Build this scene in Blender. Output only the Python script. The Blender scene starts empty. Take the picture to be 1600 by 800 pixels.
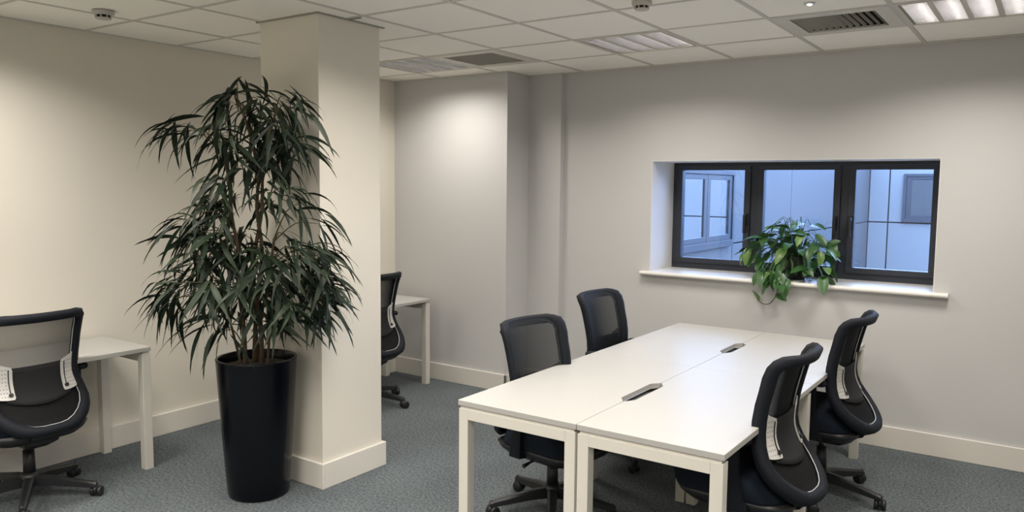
import bpy, bmesh, math, random
from mathutils import Vector, Matrix
random.seed(7)
PI = math.pi
C = bpy.context.scene.collection
sc = bpy.context.scene

# ------------------------------------------------------------------ camera
cam = bpy.data.cameras.new('camera'); co = bpy.data.objects.new('camera', cam); C.objects.link(co)
cam.sensor_width = 36; cam.lens = 1224.88/1600*36; cam.clip_start = .05; cam.clip_end = 100
yaw, pitch, roll = -0.6048, -0.0891, 0.0097
fw = Vector((math.sin(yaw)*math.cos(pitch), math.cos(yaw)*math.cos(pitch), math.sin(pitch)))
rt = Vector((math.cos(yaw), -math.sin(yaw), 0)); up = rt.cross(fw)
rt, up = math.cos(roll)*rt + math.sin(roll)*up, -math.sin(roll)*rt + math.cos(roll)*up
co.matrix_world = Matrix(((rt.x, up.x, -fw.x, 2.521), (rt.y, up.y, -fw.y, -4.286), (rt.z, up.z, -fw.z, 1.687), (0, 0, 0, 1)))
sc.camera = co
# ------------------------------------------------------------------ sky, exposure
w = bpy.data.worlds.new('sky'); sc.world = w; w.use_nodes = True
bg = w.node_tree.nodes['Background']; bg.inputs[0].default_value = (.345, .535, 1.0, 1); bg.inputs[1].default_value = 12.0
sc.view_settings.view_transform = 'Standard'; sc.view_settings.look = 'None'
sc.view_settings.gamma = 1; sc.view_settings.use_curve_mapping = False
sc.view_settings.exposure = 0.0
LAMP = 23.0                                   # watts of each recessed ceiling light
LAMPCOL = (1.0, .93, .85)

H = 2.59; LX = -2.33; WY = 1.251              # ceiling height, left wall, window wall
RX = 4.3; NY = -6.6                           # right wall and the wall behind the camera
# ------------------------------------------------------------------ materials
def mat(name, col, rough=.6, metal=0, spec=.5, noise=None, bump=None, coat=0):
    m = bpy.data.materials.new(name); m.use_nodes = True; nt = m.node_tree; b = nt.nodes['Principled BSDF']
    b.inputs['Base Color'].default_value = (*col, 1); b.inputs['Roughness'].default_value = rough
    b.inputs['Metallic'].default_value = metal; b.inputs['Specular IOR Level'].default_value = spec
    b.inputs['Coat Weight'].default_value = coat
    tc = nt.nodes.new('ShaderNodeTexCoord')
    if noise:                                  # (scale, amount) colour variation
        n = nt.nodes.new('ShaderNodeTexNoise'); n.inputs['Scale'].default_value = noise[0]; n.inputs['Detail'].default_value = 4
        r = nt.nodes.new('ShaderNodeMix'); r.data_type = 'RGBA'
        a = noise[1]
        r.inputs[6].default_value = (*[c*(1-a) for c in col], 1); r.inputs[7].default_value = (*[min(1, c*(1+a)) for c in col], 1)
        nt.links.new(tc.outputs['Object'], n.inputs['Vector']); nt.links.new(n.outputs['Fac'], r.inputs[0]); nt.links.new(r.outputs[2], b.inputs['Base Color'])
    if bump:                                   # (scale, strength, distance)
        n = nt.nodes.new('ShaderNodeTexNoise'); n.inputs['Scale'].default_value = bump[0]; n.inputs['Detail'].default_value = 3
        bp = nt.nodes.new('ShaderNodeBump'); bp.inputs['Strength'].default_value = bump[1]; bp.inputs['Distance'].default_value = bump[2]
        nt.links.new(tc.outputs['Object'], n.inputs['Vector']); nt.links.new(n.outputs['Fac'], bp.inputs['Height']); nt.links.new(bp.outputs[0], b.inputs['Normal'])
    return m
M = {}
M['wall_cream'] = mat('wall_cream', (.72, .685, .605), .75, spec=.25, bump=(90, .12, .002))
M['wall_grey'] = mat('wall_grey', (.56, .557, .555), .75, spec=.25, bump=(90, .12, .002))
M['trim'] = mat('trim_gloss_white', (.70, .675, .62), .3, bump=(30, .04, .002))
M['tile'] = mat('ceiling_tile', (.91, .885, .82), .9, spec=.1, bump=(160, .35, .002), noise=(220, .03))
M['rail'] = mat('ceiling_rail', (.56, .535, .49), .5)
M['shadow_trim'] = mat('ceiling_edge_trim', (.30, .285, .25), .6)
M['desk'] = mat('desk_white_laminate', (.43, .427, .408), .38, noise=(3, .012))
M['desk_metal'] = mat('desk_white_metal', (.66, .64, .58), .4)
M['desk_edge'] = mat('desk_edge_band', (.63, .60, .55), .4)
M['tray'] = mat('grey_cable_tray', (.16, .165, .185), .5)
M['plastic'] = mat('black_plastic', (.0105, .0115, .014), .42)
M['frame'] = mat('charcoal_back_frame', (.0065, .0085, .0135), .7, spec=.25)
M['fabric'] = mat('navy_black_fabric', (.0085, .0125, .021), .95, spec=.2, bump=(600, .4, .001), noise=(400, .25))
M['lumbar'] = mat('charcoal_lumbar_pad', (.017, .018, .020), .8, spec=.3)
M['wing'] = mat('white_plastic', (.62, .61, .59), .4)
M['hole'] = mat('dark_perforation', (.05, .05, .05), .7)
M['piping'] = mat('pale_grey_piping', (.55, .56, .58), .4)
M['chrome'] = mat('chrome', (.6, .6, .6), .2, metal=1)
M['pot'] = mat('glossy_black_pot', (.0014, .0018, .004), .22, spec=.3)
M['soil'] = mat('dark_soil', (.035, .024, .016), .95, noise=(60, .6), bump=(80, 1, .01))
M['stem'] = mat('brown_stem', (.065, .040, .022), .8, noise=(40, .35), bump=(60, .5, .003))
M['twig'] = mat('green_brown_twig', (.075, .07, .03), .7)
M['leaf'] = mat('dark_green_leaf', (.0085, .018, .0085), .55, spec=.3, noise=(9, .45))
M['leaf2'] = mat('grey_green_leaf', (.018, .033, .015), .52, spec=.35, noise=(9, .35))
M['litter'] = mat('dry_yellow_leaf', (.16, .12, .045), .8)
M['pothos'] = mat('pothos_green', (.04, .11, .032), .38, noise=(14, .6))
M['pothos2'] = mat('pothos_lime', (.11, .21, .05), .38, noise=(14, .5))
M['winframe'] = mat('anthracite_window_frame', (.024, .029, .042), .45)
M['winblack'] = mat('black_handle', (.008, .008, .01), .4)
M['clad'] = mat('pale_cladding_panel_shaded', (.092, .092, .090), .6, noise=(1.2, .03))  # darker copy of the cladding, the left wall's dimmer light put into colour
M['clad_lit'] = mat('pale_cladding_panel_lit', (.235, .235, .222), .7, noise=(1.2, .03))  # same cladding, lighter copy: the far wall's stronger daylight put into colour
M['joint'] = mat('dark_joint', (.012, .014, .022), .7)
M['clad_frame'] = mat('grey_outer_frame', (.042, .046, .052), .5)
M['blind'] = mat('pale_blind', (.26, .24, .21), .8)
M['well_ground'] = mat('pale_ground', (.17, .17, .17), .8, noise=(6, .1))
M['outer'] = mat('outer_wall_render', (.16, .16, .16), .8)
M['vent'] = mat('vent_white_metal', (.60, .58, .52), .45)
M['dark'] = mat('duct_dark', (.02, .02, .018), .9)
M['reflector'] = mat('mirror_reflector', (.85, .85, .87), .22, metal=1)
M['sensor'] = mat('sensor_grey', (.5, .47, .44), .5)

def carpet():
    m = bpy.data.materials.new('blue_grey_loop_carpet'); m.use_nodes = True; nt = m.node_tree; b = nt.nodes['Principled BSDF']
    b.inputs['Roughness'].default_value = .95; b.inputs['Specular IOR Level'].default_value = .1
    tc = nt.nodes.new('ShaderNodeTexCoord')
    mp = nt.nodes.new('ShaderNodeMapping'); mp.inputs['Scale'].default_value = (1, .28, 1)
    n1 = nt.nodes.new('ShaderNodeTexNoise'); n1.inputs['Scale'].default_value = 190; n1.inputs['Detail'].default_value = 5; n1.inputs['Roughness'].default_value = .75
    n2 = nt.nodes.new('ShaderNodeTexNoise'); n2.inputs['Scale'].default_value = 2.2; n2.inputs['Detail'].default_value = 3
    n3 = nt.nodes.new('ShaderNodeTexNoise'); n3.inputs['Scale'].default_value = 70; n3.inputs['Detail'].default_value = 4
    cr = nt.nodes.new('ShaderNodeValToRGB'); e = cr.color_ramp.elements
    e[0].position = .36; e[0].color = (.045, .058, .068, 1); e[1].position = .66; e[1].color = (.26, .29, .30, 1)
    add = nt.nodes.new('ShaderNodeMath'); add.operation = 'MULTIPLY_ADD'; add.inputs[1].default_value = .45
    a2 = nt.nodes.new('ShaderNodeMath'); a2.operation = 'MULTIPLY'; a2.inputs[1].default_value = .55
    mx = nt.nodes.new('ShaderNodeMix'); mx.data_type = 'RGBA'; mx.blend_type = 'MULTIPLY'; mx.inputs[0].default_value = .35
    nt.links.new(tc.outputs['Object'], mp.inputs[0]); nt.links.new(mp.outputs[0], n1.inputs['Vector'])
    nt.links.new(tc.outputs['Object'], n2.inputs['Vector']); nt.links.new(tc.outputs['Object'], n3.inputs['Vector'])
    nt.links.new(n1.outputs['Fac'], a2.inputs[0]); nt.links.new(n3.outputs['Fac'], add.inputs[0]); nt.links.new(a2.outputs[0], add.inputs[2])
    nt.links.new(add.outputs[0], cr.inputs[0]); nt.links.new(cr.outputs[0], mx.inputs[6]); nt.links.new(n2.outputs['Fac'], mx.inputs[7])
    nt.links.new(mx.outputs[2], b.inputs['Base Color'])
    bp = nt.nodes.new('ShaderNodeBump'); bp.inputs['Strength'].default_value = .8; bp.inputs['Distance'].default_value = .004
    nt.links.new(n1.outputs['Fac'], bp.inputs['Height']); nt.links.new(bp.outputs[0], b.inputs['Normal'])
    return m
M['carpet'] = carpet()
def meshcloth():
    m = bpy.data.materials.new('see_through_mesh'); m.use_nodes = True; nt = m.node_tree; b = nt.nodes['Principled BSDF']
    b.inputs['Base Color'].default_value = (.010, .013, .016, 1); b.inputs['Roughness'].default_value = .85; b.inputs['Specular IOR Level'].default_value = .2
    t = nt.nodes.new('ShaderNodeBsdfTransparent'); mx = nt.nodes.new('ShaderNodeMixShader'); mx.inputs[0].default_value = .82
    o = nt.nodes['Material Output']
    lw_ = nt.nodes.new('ShaderNodeLayerWeight'); lw_.inputs[0].default_value = .5
    ma = nt.nodes.new('ShaderNodeMath'); ma.operation = 'MULTIPLY_ADD'; ma.inputs[1].default_value = .55; ma.inputs[2].default_value = .66; ma.use_clamp = True
    nt.links.new(lw_.outputs['Facing'], ma.inputs[0]); nt.links.new(ma.outputs[0], mx.inputs[0])
    nt.links.new(t.outputs[0], mx.inputs[1]); nt.links.new(b.outputs[0], mx.inputs[2]); nt.links.new(mx.outputs[0], o.inputs[0]); return m
M['mesh'] = meshcloth()
def glass():
    m = bpy.data.materials.new('window_glass'); m.use_nodes = True; nt = m.node_tree
    t = nt.nodes.new('ShaderNodeBsdfTransparent'); t.inputs[0].default_value = (.93, .95, .97, 1)
    g = nt.nodes.new('ShaderNodeBsdfGlossy'); g.inputs['Roughness'].default_value = .02
    f = nt.nodes.new('ShaderNodeFresnel'); f.inputs[0].default_value = 1.45
    mx = nt.nodes.new('ShaderNodeMixShader'); o = nt.nodes['Material Output']
    nt.links.new(f.outputs[0], mx.inputs[0]); nt.links.new(t.outputs[0], mx.inputs[1]); nt.links.new(g.outputs[0], mx.inputs[2]); nt.links.new(mx.outputs[0], o.inputs[0]); return m
M['glass'] = glass()
def emit(name, col, s):
    m = bpy.data.materials.new(name); m.use_nodes = True; b = m.node_tree.nodes['Principled BSDF']
    b.inputs['Base Color'].default_value = (*col, 1); b.inputs['Emission Color'].default_value = (*col, 1); b.inputs['Emission Strength'].default_value = s; return m
M['tube'] = emit('lit_fluorescent_tube', (1, .93, .84), 7)
M['led'] = emit('tiny_sensor_led', (1, .95, .9), 1.5)

# ------------------------------------------------------------------ mesh helpers
def box(bm, x0, x1, y0, y1, z0, z1, bev=0, mi=0):
    vs = [bm.verts.new((x, y, z)) for z in (z0, z1) for y in (y0, y1) for x in (x0, x1)]
    fs = [bm.faces.new([vs[i] for i in f]) for f in ((0, 2, 3, 1), (4, 5, 7, 6), (0, 1, 5, 4), (2, 6, 7, 3), (0, 4, 6, 2), (1, 3, 7, 5))]
    for f in fs: f.material_index = mi
    if bev:
        r = bmesh.ops.bevel(bm, geom=list({e for f in fs for e in f.edges}), offset=bev, segments=2, affect='EDGES', profile=.5)
        for f in r['faces']: f.material_index = mi
def BX(*a, bev=0):
    bm = bmesh.new(); box(bm, *a, bev=bev); return bm
def prism(bm, pts, z0, z1, mi=0):
    n = len(pts); a = [bm.verts.new((x, y, z0)) for x, y in pts]; b = [bm.verts.new((x, y, z1)) for x, y in pts]
    fs = [bm.faces.new(a[::-1]), bm.faces.new(b)] + [bm.faces.new((a[i], a[(i+1) % n], b[(i+1) % n], b[i])) for i in range(n)]
    for f in fs: f.material_index = mi
def lathe(bm, prof, cx=0, cy=0, n=24, mi=0, cap=True):
    rings = []
    for r, z in prof: rings.append([bm.verts.new((cx+r*math.cos(2*PI*i/n), cy+r*math.sin(2*PI*i/n), z)) for i in range(n)])
    for a, b in zip(rings, rings[1:]):
        for i in range(n): bm.faces.new((a[i], a[(i+1) % n], b[(i+1) % n], b[i])).material_index = mi
    if cap: bm.faces.new(rings[0][::-1]).material_index = mi; bm.faces.new(rings[-1]).material_index = mi
def tube(bm, pts, rad, n=6, closed=False, mi=0):
    pts = [Vector(p) for p in pts]; N = len(pts); rings = []
    rads = rad if isinstance(rad, (list, tuple)) else [rad]*N
    ref = Vector((0, 0, 1)); prev = None
    for i in range(N):
        a = pts[(i-1) % N] if (closed or i > 0) else pts[i]; b = pts[(i+1) % N] if (closed or i < N-1) else pts[i]
        t = (b-a).normalized()
        if prev is None: u = t.orthogonal().normalized()
        else: u = (prev - t*prev.dot(t)).normalized()
        prev = u; v = t.cross(u)
        rings.append([bm.verts.new(pts[i] + rads[i]*(math.cos(2*PI*k/n)*u + math.sin(2*PI*k/n)*v)) for k in range(n)])
    rng = range(N if closed else N-1)
    for i in rng:
        a, b = rings[i], rings[(i+1) % N]
        for k in range(n): bm.faces.new((a[k], a[(k+1) % n], b[(k+1) % n], b[k])).material_index = mi
    if not closed: bm.faces.new(rings[0][::-1]).material_index = mi; bm.faces.new(rings[-1]).material_index = mi
def loft(bm, rings, cap=True, mi=0):
    rs = [[bm.verts.new(p) for p in r] for r in rings]; n = len(rs[0])
    for a, b in zip(rs, rs[1:]):
        for i in range(n): bm.faces.new((a[i], a[(i+1) % n], b[(i+1) % n], b[i])).material_index = mi
    if cap: bm.faces.new(rs[0][::-1]).material_index = mi; bm.faces.new(rs[-1]).material_index = mi
def me(name, bm, mats, smooth=False):
    bmesh.ops.recalc_face_normals(bm, faces=bm.faces)
    d = bpy.data.meshes.new(name); bm.to_mesh(d); bm.free()
    for m in (mats if isinstance(mats, (list, tuple)) else [mats]): d.materials.append(M[m])
    if smooth:
        for p in d.polygons: p.use_smooth = True
    return d
def link(name, d, parent=None, loc=None, rot=None):
    o = bpy.data.objects.new(name, d); C.objects.link(o)
    if parent: o.parent = parent
    if loc is not None: o.location = loc
    if rot is not None: o.rotation_euler = rot
    return o
def obj(name, bm, mats, parent=None, smooth=False, sub=0, wn=False):
    o = link(name, me(name, bm, mats, smooth), parent)
    if sub:
        s = o.modifiers.new('s', 'SUBSURF'); s.levels = sub; s.render_levels = sub
    if smooth == 'angle':
        pass
    return o
def tag(o, label=None, cat=None, group=None):
    if label: o['label'] = label
    if cat: o['category'] = cat
    if group: o['group'] = group
    return o
def thing(name, label, cat, loc=(0, 0, 0), rz=0, group=None):
    o = link(name, None, None, loc, (0, 0, rz)); tag(o, label, cat, group); return o
def struct(name, bm, m, parent=None, label=None):
    o = obj(name, bm, m, parent)
    if not parent: o['kind'] = 'structure'
    if label: o['label'] = label
    return o
def dup(root, loc, rz, label):
    r = root.copy(); C.objects.link(r); r.location = loc; r.rotation_euler = (0, 0, rz); r['label'] = label
    for ch in list(root.children):
        c = ch.copy(); C.objects.link(c); c.parent = r
        for g in list(ch.children):
            d = g.copy(); C.objects.link(d); d.parent = c
    return r

# ------------------------------------------------------------------ room shell
def S(name, label=None, *a, m='wall_grey', bev=0):
    return struct(name, BX(*a, bev=bev), m, None, label)
o = S('floor', 'blue-grey loop carpet floor', LX-.3, RX+.3, NY-.3, WY+.3, -.06, 0, m='carpet')
S('wall_left', 'long cream wall on the left', LX-.15, LX, NY-.1, WY+.2, 0, 3.2, m='wall_cream')
S('wall_right', 'cream wall at the right, out of view', RX, RX+.15, NY-.1, WY+.6, 0, 3.2, m='wall_cream')
S('wall_near', 'cream wall behind the camera', LX-.15, RX+.15, NY-.15, NY, 0, 3.2, m='wall_cream')
# window wall with opening, 0.5 m thick
wx0, wx1, wz0, wz1 = -.018, 1.921, 1.020, 1.887
WB = WY+.50
bm = bmesh.new()
box(bm, LX-.1, wx0, WY, WB, 0, 3.3); box(bm, wx1, RX+.15, WY, WB, 0, 3.3)
box(bm, wx0, wx1, WY, WB, 0, wz0); box(bm, wx0, wx1, WY, WB, wz1, 3.3)
struct('wall_window', bm, 'wall_grey', None, 'grey painted wall with the deep-set window')
S('wall_boxed_projection', 'grey boxed-out wall section in the far left corner', LX, -1.112, .885, WY, 0, H+.2)
S('wall_boxed_riser', 'shallow boxed riser on the grey wall beside the projection', -1.112, -.80, WY-.055, WY, 0, H+.2)
S('wall_window_outer', 'outer wall continuing beside the light well', RX+.15, 14.2, WY+.3, WB, 0, 2.6, m='outer')
S('roof_slab', 'slab above the suspended ceiling', LX-.15, RX+.15, NY-.15, WB, 3.2, 3.3, m='outer')
# pillar
PX0, PX1, PY0, PY1 = -1.215, -.738, -1.395, -.935
pil = S('pillar', 'square cream pillar standing behind the tall potted tree', PX0, PX1, PY0, PY1, 0, H+.15, m='wall_cream', bev=.003)
# skirtings
def skirt(bm, axis, pos, a, b, sgn, t=.018, h=.145):
    # pos = wall face, sgn = direction into room
    if axis == 'x': box(bm, min(pos, pos+sgn*t), max(pos, pos+sgn*t), a, b, 0, h, bev=.004)
    else: box(bm, a, b, min(pos, pos+sgn*t), max(pos, pos+sgn*t), 0, h, bev=.004)
def skirting(name, label, segs):
    bm = bmesh.new()
    for s in segs: skirt(bm, *s)
    struct(name, bm, 'trim', None, label)
skirting('baseboard_left', 'white skirting along the cream left wall', [('x', LX, NY, .867, 1)])
skirting('baseboard_back', 'white skirting around the boxed projection', [('y', .885, LX, -1.094, -1), ('x', -1.112, .867, WY-.055, 1), ('y', WY-.055, -1.094, -.782, -1), ('x', -.80, WY-.073, WY, 1)])
skirting('baseboard_right', 'white skirting below the window', [('y', WY, -.782, RX, -1)])
skirting('baseboard_pillar', 'white skirting wrapped round the pillar', [('y', PY0, PX0-.02, PX1+.02, -1, .02), ('x', PX1, PY0, PY1+.02, 1, .02), ('y', PY1, PX0-.02, PX1, 1, .02), ('x', PX0, PY0, PY1, -1, .02)])

# ------------------------------------------------------------------ suspended ceiling
ceil = link('ceiling', None); ceil['kind'] = 'structure'; ceil['label'] = 'suspended ceiling of square tiles in a slim metal grid'
T = .6
lights = [(-3, 0), (0, 0), (3, 0), (0, -3), (3, -3), (-3, -5), (0, -6), (3, -6), (-3, -9), (5, -9), (0, -9)]  # last row, behind the camera, is added to light the facing walls
power = [.66, .78, 1.0, 1.0, 1.0, 1.12, 1.6, 1.5, 1.8, 1.7, 1.8]   # tuned per light: lowered near the far wall, boosted out of view
vents = [(-2, 0), (2, 0)]
i0, i1 = math.floor(LX/T), math.ceil(RX/T); j0, j1 = math.floor(NY/T), 2
tile_cache = {}
rs = .0105
for i in range(i0, i1):
    for j in range(j0, j1+1):
        if (i, j) in lights or (i, j) in vents: continue
        x0, x1 = max(i*T, LX), min((i+1)*T, RX); y0, y1 = max(j*T, NY), min((j+1)*T, WY)
        if x1-x0 < .05 or y1-y0 < .02: continue
        k = (round(x1-x0, 3), round(y1-y0, 3))
        if k not in tile_cache:
            tile_cache[k] = me('tile', BX(rs, k[0]-rs, rs, k[1]-rs, 0, .015, bev=.002), 'tile')
        link('ceiling_tile', tile_cache[k], ceil, (x0, y0, H+random.uniform(.0012, .0028)))
for i in range(i0+1, i1):
    link('grid_rail', me('grid_rail', BX(i*T-.012, i*T+.012, NY, WY, H-.001, H+.02), 'rail'), ceil)
for j in range(j0+1, j1+1):
    link('grid_rail', me('grid_rail', BX(LX, RX, j*T-.012, j*T+.012, H-.0005, H+.02), 'rail'), ceil)
bm = bmesh.new()
box(bm, LX, LX+.018, NY, .885, H-.003, H+.02); box(bm, -.80, RX, WY-.02, WY, H-.003, H+.02)
box(bm, LX, -1.112, .867, .885, H-.003, H+.02); box(bm, -1.112, -1.094, .867, WY-.055, H-.003, H+.02); box(bm, -1.112, -.782, WY-.073, WY-.055, H-.003, H+.02)
obj('edge_trim', bm, 'rail', ceil)
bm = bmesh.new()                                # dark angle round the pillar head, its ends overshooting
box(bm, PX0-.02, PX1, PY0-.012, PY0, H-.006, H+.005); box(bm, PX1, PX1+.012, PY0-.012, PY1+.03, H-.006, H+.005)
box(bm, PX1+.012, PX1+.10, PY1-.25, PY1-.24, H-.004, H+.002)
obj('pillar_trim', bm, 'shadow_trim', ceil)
obj('ceiling_void_board', BX(LX, RX, NY, WY, H+.16, H+.18), 'dark', ceil)

# recessed louvre lights
def troffer_parts(t):
    bm = bmesh.new(); a = .012; b = T-.012
    for q in ((a, b, a, a+.012), (a, b, b-.012, b), (a, a+.012, a+.012, b-.012), (b-.012, b, a+.012, b-.012)): box(bm, *q, -.003, .07)
    box(bm, a, b, a, b, .07, .075)
    obj('housing', bm, 'vent', t)
    lane = (b-a-.024)/4
    blade = me('cross_blade', BX(-lane/2+.013, lane/2-.013, -.0012, .0012, 0, .032), 'reflector')
    refl = bmesh.new()
    # curved side mirror: two sloping plates
    for s in (-1, 1):
        vs = [(s*(lane/2-.013), 0), (s*(lane/2-.0155), .02), (s*(lane/2-.024), .045), (s*(lane/2-.04), .062)]
        vv = [[refl.verts.new((x, y, z)) for x, z in vs] for y in (a+.012, b-.012)]
        for k in range(3): refl.faces.new((vv[0][k], vv[0][k+1], vv[1][k+1], vv[1][k]))
    refl = me('lane_reflector', refl, 'reflector')
    tb = bmesh.new(); tube(tb, [(0, a+.02, .048), (0, b-.02, .048)], .008, 8); tb = me('tube', tb, 'tube', True)
    bar = me('lane_bar', BX(-.012, .012, a+.012, b-.012, -.001, .012), 'vent')
    lip = me('lane_lip', BX(-.0015, .0015, a+.012, b-.012, -.002, .03), 'rail')
    for k in range(4):
        cx = a+.012+lane*(k+.5)
        link('lane_reflector', refl, t, (cx, 0, 0)); link('lamp_tube', tb, t, (cx, 0, 0))
        for q in range(13): link('cross_blade', blade, t, (cx, a+.012+(q+.5)*(b-a-.024)/13, 0))
        if k < 3: link('lane_bar', bar, t, (a+.012+lane*(k+1), 0, 0))
# one prototype then copies
labels = {(-3, 0): 'silver louvred ceiling light in the far left corner beside the pillar', (0, 0): 'silver louvred ceiling light in the middle of the ceiling, left of the window',
          (3, 0): 'large louvred ceiling light at the top right, white blades in four lanes', (0, -3): 'louvred ceiling light just showing at the top edge above the pillar side'}
proto = None
for k, (i, j) in enumerate(lights):
    lab = labels.get((i, j)) or {(3, -3): 'louvred ceiling light above the near end of the bench, out of the photo', (-3, -5): 'louvred ceiling light over the desk at the left wall, out of the photo',
        (0, -6): 'louvred ceiling light left of the camera, second row from the bench', (3, -6): 'louvred ceiling light straight above the camera', (-3, -9): 'added, unseen louvred ceiling light behind the camera by the cream left wall',
        (5, -9): 'added, unseen louvred ceiling light behind the camera by the right wall', (0, -9): 'added, unseen louvred ceiling light behind the camera, middle of the last row'}[(i, j)]
    if proto is None:
        proto = thing('ceiling_light', lab, 'ceiling light', (i*T, j*T, H), 0, 'recessed louvred ceiling lights'); troffer_parts(proto); t = proto
    else: t = dup(proto, (i*T, j*T, H), 0, lab)
    ld = bpy.data.lights.new('lamp', 'AREA'); ld.shape = 'SQUARE'; ld.size = .54; ld.energy = LAMP*power[k]; ld.color = LAMPCOL; ld.spread = math.radians(149)
    lo = bpy.data.objects.new('lamp_glow', ld); C.objects.link(lo); lo.location = (i*T+T/2, j*T+T/2, H-.012)
# air vents
def vent(i, j, label):
    t = thing('ceiling_vent', label, 'air vent', (i*T, j*T, H), 0, 'square ceiling air vents')
    a, b, f = .012, T-.012, .075
    bm = bmesh.new()
    for q in ((a, b, a, a+f), (a, b, b-f, b), (a, a+f, a+f, b-f), (b-f, b, a+f, b-f)): box(bm, *q, -.003, .008)
    obj('vent_frame', bm, 'vent', t)
    obj('duct', BX(a+f-.01, b-f+.01, a+f-.01, b-f+.01, .10, .11), 'dark', t)
    bm = bmesh.new()
    for q in ((a+f-.01, b-f+.01, a+f-.01, a+f), (a+f-.01, b-f+.01, b-f, b-f+.01), (a+f-.01, a+f, a+f, b-f), (b-f, b-f+.01, a+f, b-f)): box(bm, *q, .008, .10)
    obj('duct_side', bm, 'dark', t)
    n = 12
    for k in range(n):
        tl = .011*(1-k/(n-1)); hz = .022-.006*k/(n-1)
        bm = bmesh.new()
        vs = [bm.verts.new(p) for p in ((tl, a+f, hz), (-tl*.8-.002, a+f, -.001), (-tl*.8-.002, b-f, -.001), (tl, b-f, hz))]
        bm.faces.new(vs); bmesh.ops.solidify(bm, geom=bm.faces[:], thickness=.0018)
        link('vent_blade', me('vent_blade', bm, 'vent'), t, (a+f+(k+.6)*(b-a-2*f)/n, 0, 0))
    return t
vent(-2, 0, 'square slatted air vent next to the far left ceiling light')
vent(2, 0, 'square slatted air vent beside the large light at top right')
# detectors and sensors on the ceiling
def detector(x, y, label, s=1.0):
    t = thing('smoke_detector', label, 'smoke detector', (x, y, H))
    bm = bmesh.new(); lathe(bm, [(.055*s, 0), (.055*s, -.016*s), (.046*s, -.024*s)], n=24); obj('base', bm, 'sensor', t, True)
    bm = bmesh.new(); lathe(bm, [(.034*s, -.024*s), (.034*s, -.038*s)], n=20); obj('sensing_chamber', bm, 'dark', t, True)
    bm = bmesh.new()
    for k in range(8):
        a = k*PI/4; tube(bm, [(.038*s*math.cos(a), .038*s*math.sin(a), -.022*s), (.038*s*math.cos(a), .038*s*math.sin(a), -.039*s)], .004*s, 5)
    obj('cage', bm, 'sensor', t)
    bm = bmesh.new(); lathe(bm, [(.042*s, -.038*s), (.036*s, -.044*s), (.012*s, -.047*s)], n=20); obj('cap', bm, 'sensor', t, True)
detector(-1.685, -2.03, 'round smoke detector on the ceiling at the upper left above the cream wall')
detector(.80, -.70, 'round smoke detector cut by the top edge, above the middle ceiling light', .9)
t = thing('motion_sensor', 'small round chrome-rimmed sensor in the ceiling beside the right-hand vent', 'sensor', (1.475, -.235, H))
bm = bmesh.new(); lathe(bm, [(.028, .002), (.028, -.003), (.022, -.005)], n=20); obj('rim', bm, 'chrome', t, True)
bm = bmesh.new(); lathe(bm, [(.014, -.004), (.012, -.009), (.004, -.012)], n=16); obj('lens', bm, 'led', t, True)

# ------------------------------------------------------------------ window
FY = 1.66
win = link('window_1', None); win['kind'] = 'structure'; win['label'] = 'wide three-pane anthracite window in a deep reveal'
bm = bmesh.new(); d0, d1 = FY, FY+.07
fz0, fz1 = 1.045, wz1; fx0, fx1 = wx0, wx1
box(bm, fx0, fx1, d0, d1, fz1-.028, fz1); box(bm, fx0, fx1, d0, d1, fz0, fz0+.045)
box(bm, fx0, fx0+.035, d0, d1, fz0+.045, fz1-.028); box(bm, fx1-.035, fx1, d0, d1, fz0+.045, fz1-.028)
obj('outer_frame', bm, 'winframe', win)
mull = [(.613, .663), (1.258, 1.308)]
for a, b in mull: obj('mullion', BX(a, b, d0+.004, d1, fz0+.045, fz1-.028), 'winframe', win)
edges = [(fx0+.035, .613), (.663, 1.258), (1.308, fx1-.035)]
for k, (a, b) in enumerate(edges):
    a += .002; b -= .002; z0, z1 = fz0+.047, fz1-.030; s = .046; y0, y1 = FY-.016, FY+.05
    bm = bmesh.new()
    box(bm, a, b, y0, y1, z1-s+.014, z1, bev=.003); box(bm, a, b, y0, y1, z0, z0+s-.006, bev=.003)
    box(bm, a, a+s, y0, y1, z0+s-.006, z1-s+.014, bev=.003); box(bm, b-s, b, y0, y1, z0+s-.006, z1-s+.014, bev=.003)
    sash = obj('sash', bm, 'winframe', win)
    obj('pane', BX(a+s-.01, b-s+.01, FY+.02, FY+.026, z0+s-.02, z1-s+.03), 'glass', sash)
    hx = (b-.023) if k < 2 else (a+.023)
    bm = bmesh.new(); box(bm, hx-.014, hx+.014, y0-.012, y0, 1.40, 1.50, bev=.003); box(bm, hx-.011, hx+.011, y0-.045, y0-.012, 1.465, 1.49, bev=.004)
    box(bm, hx-.011, hx+.011, y0-.052, y0-.036, 1.345, 1.49, bev=.005)
    obj('handle', bm, 'winblack', sash)
bm = bmesh.new()                                 # bull-nosed sill board
prof = [(FY+.0, 1.020), (FY+.0, 1.046), (WY-.035, 1.046)]
for k in range(7):
    a = PI/2 + k*PI/6; prof.append((WY-.037+.0145*math.cos(a), 1.0315+.0145*math.sin(a)))
prof.append((WY, 1.017)); 
pa = [(y, z) for y, z in prof]
xs0, xs1 = wx0, wx1
vs0 = [bm.verts.new((wx0, y, z)) for y, z in pa]; vs1 = [bm.verts.new((wx1, y, z)) for y, z in pa]
n = len(pa)
bm.faces.new(vs0); bm.faces.new(vs1[::-1])
for k in range(n): bm.faces.new((vs0[k], vs0[(k+1) % n], vs1[(k+1) % n], vs1[k]))
pe = [(WY, 1.046), (WY-.035, 1.046)] + pa[3:-1] + [(WY, 1.017)]
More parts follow.
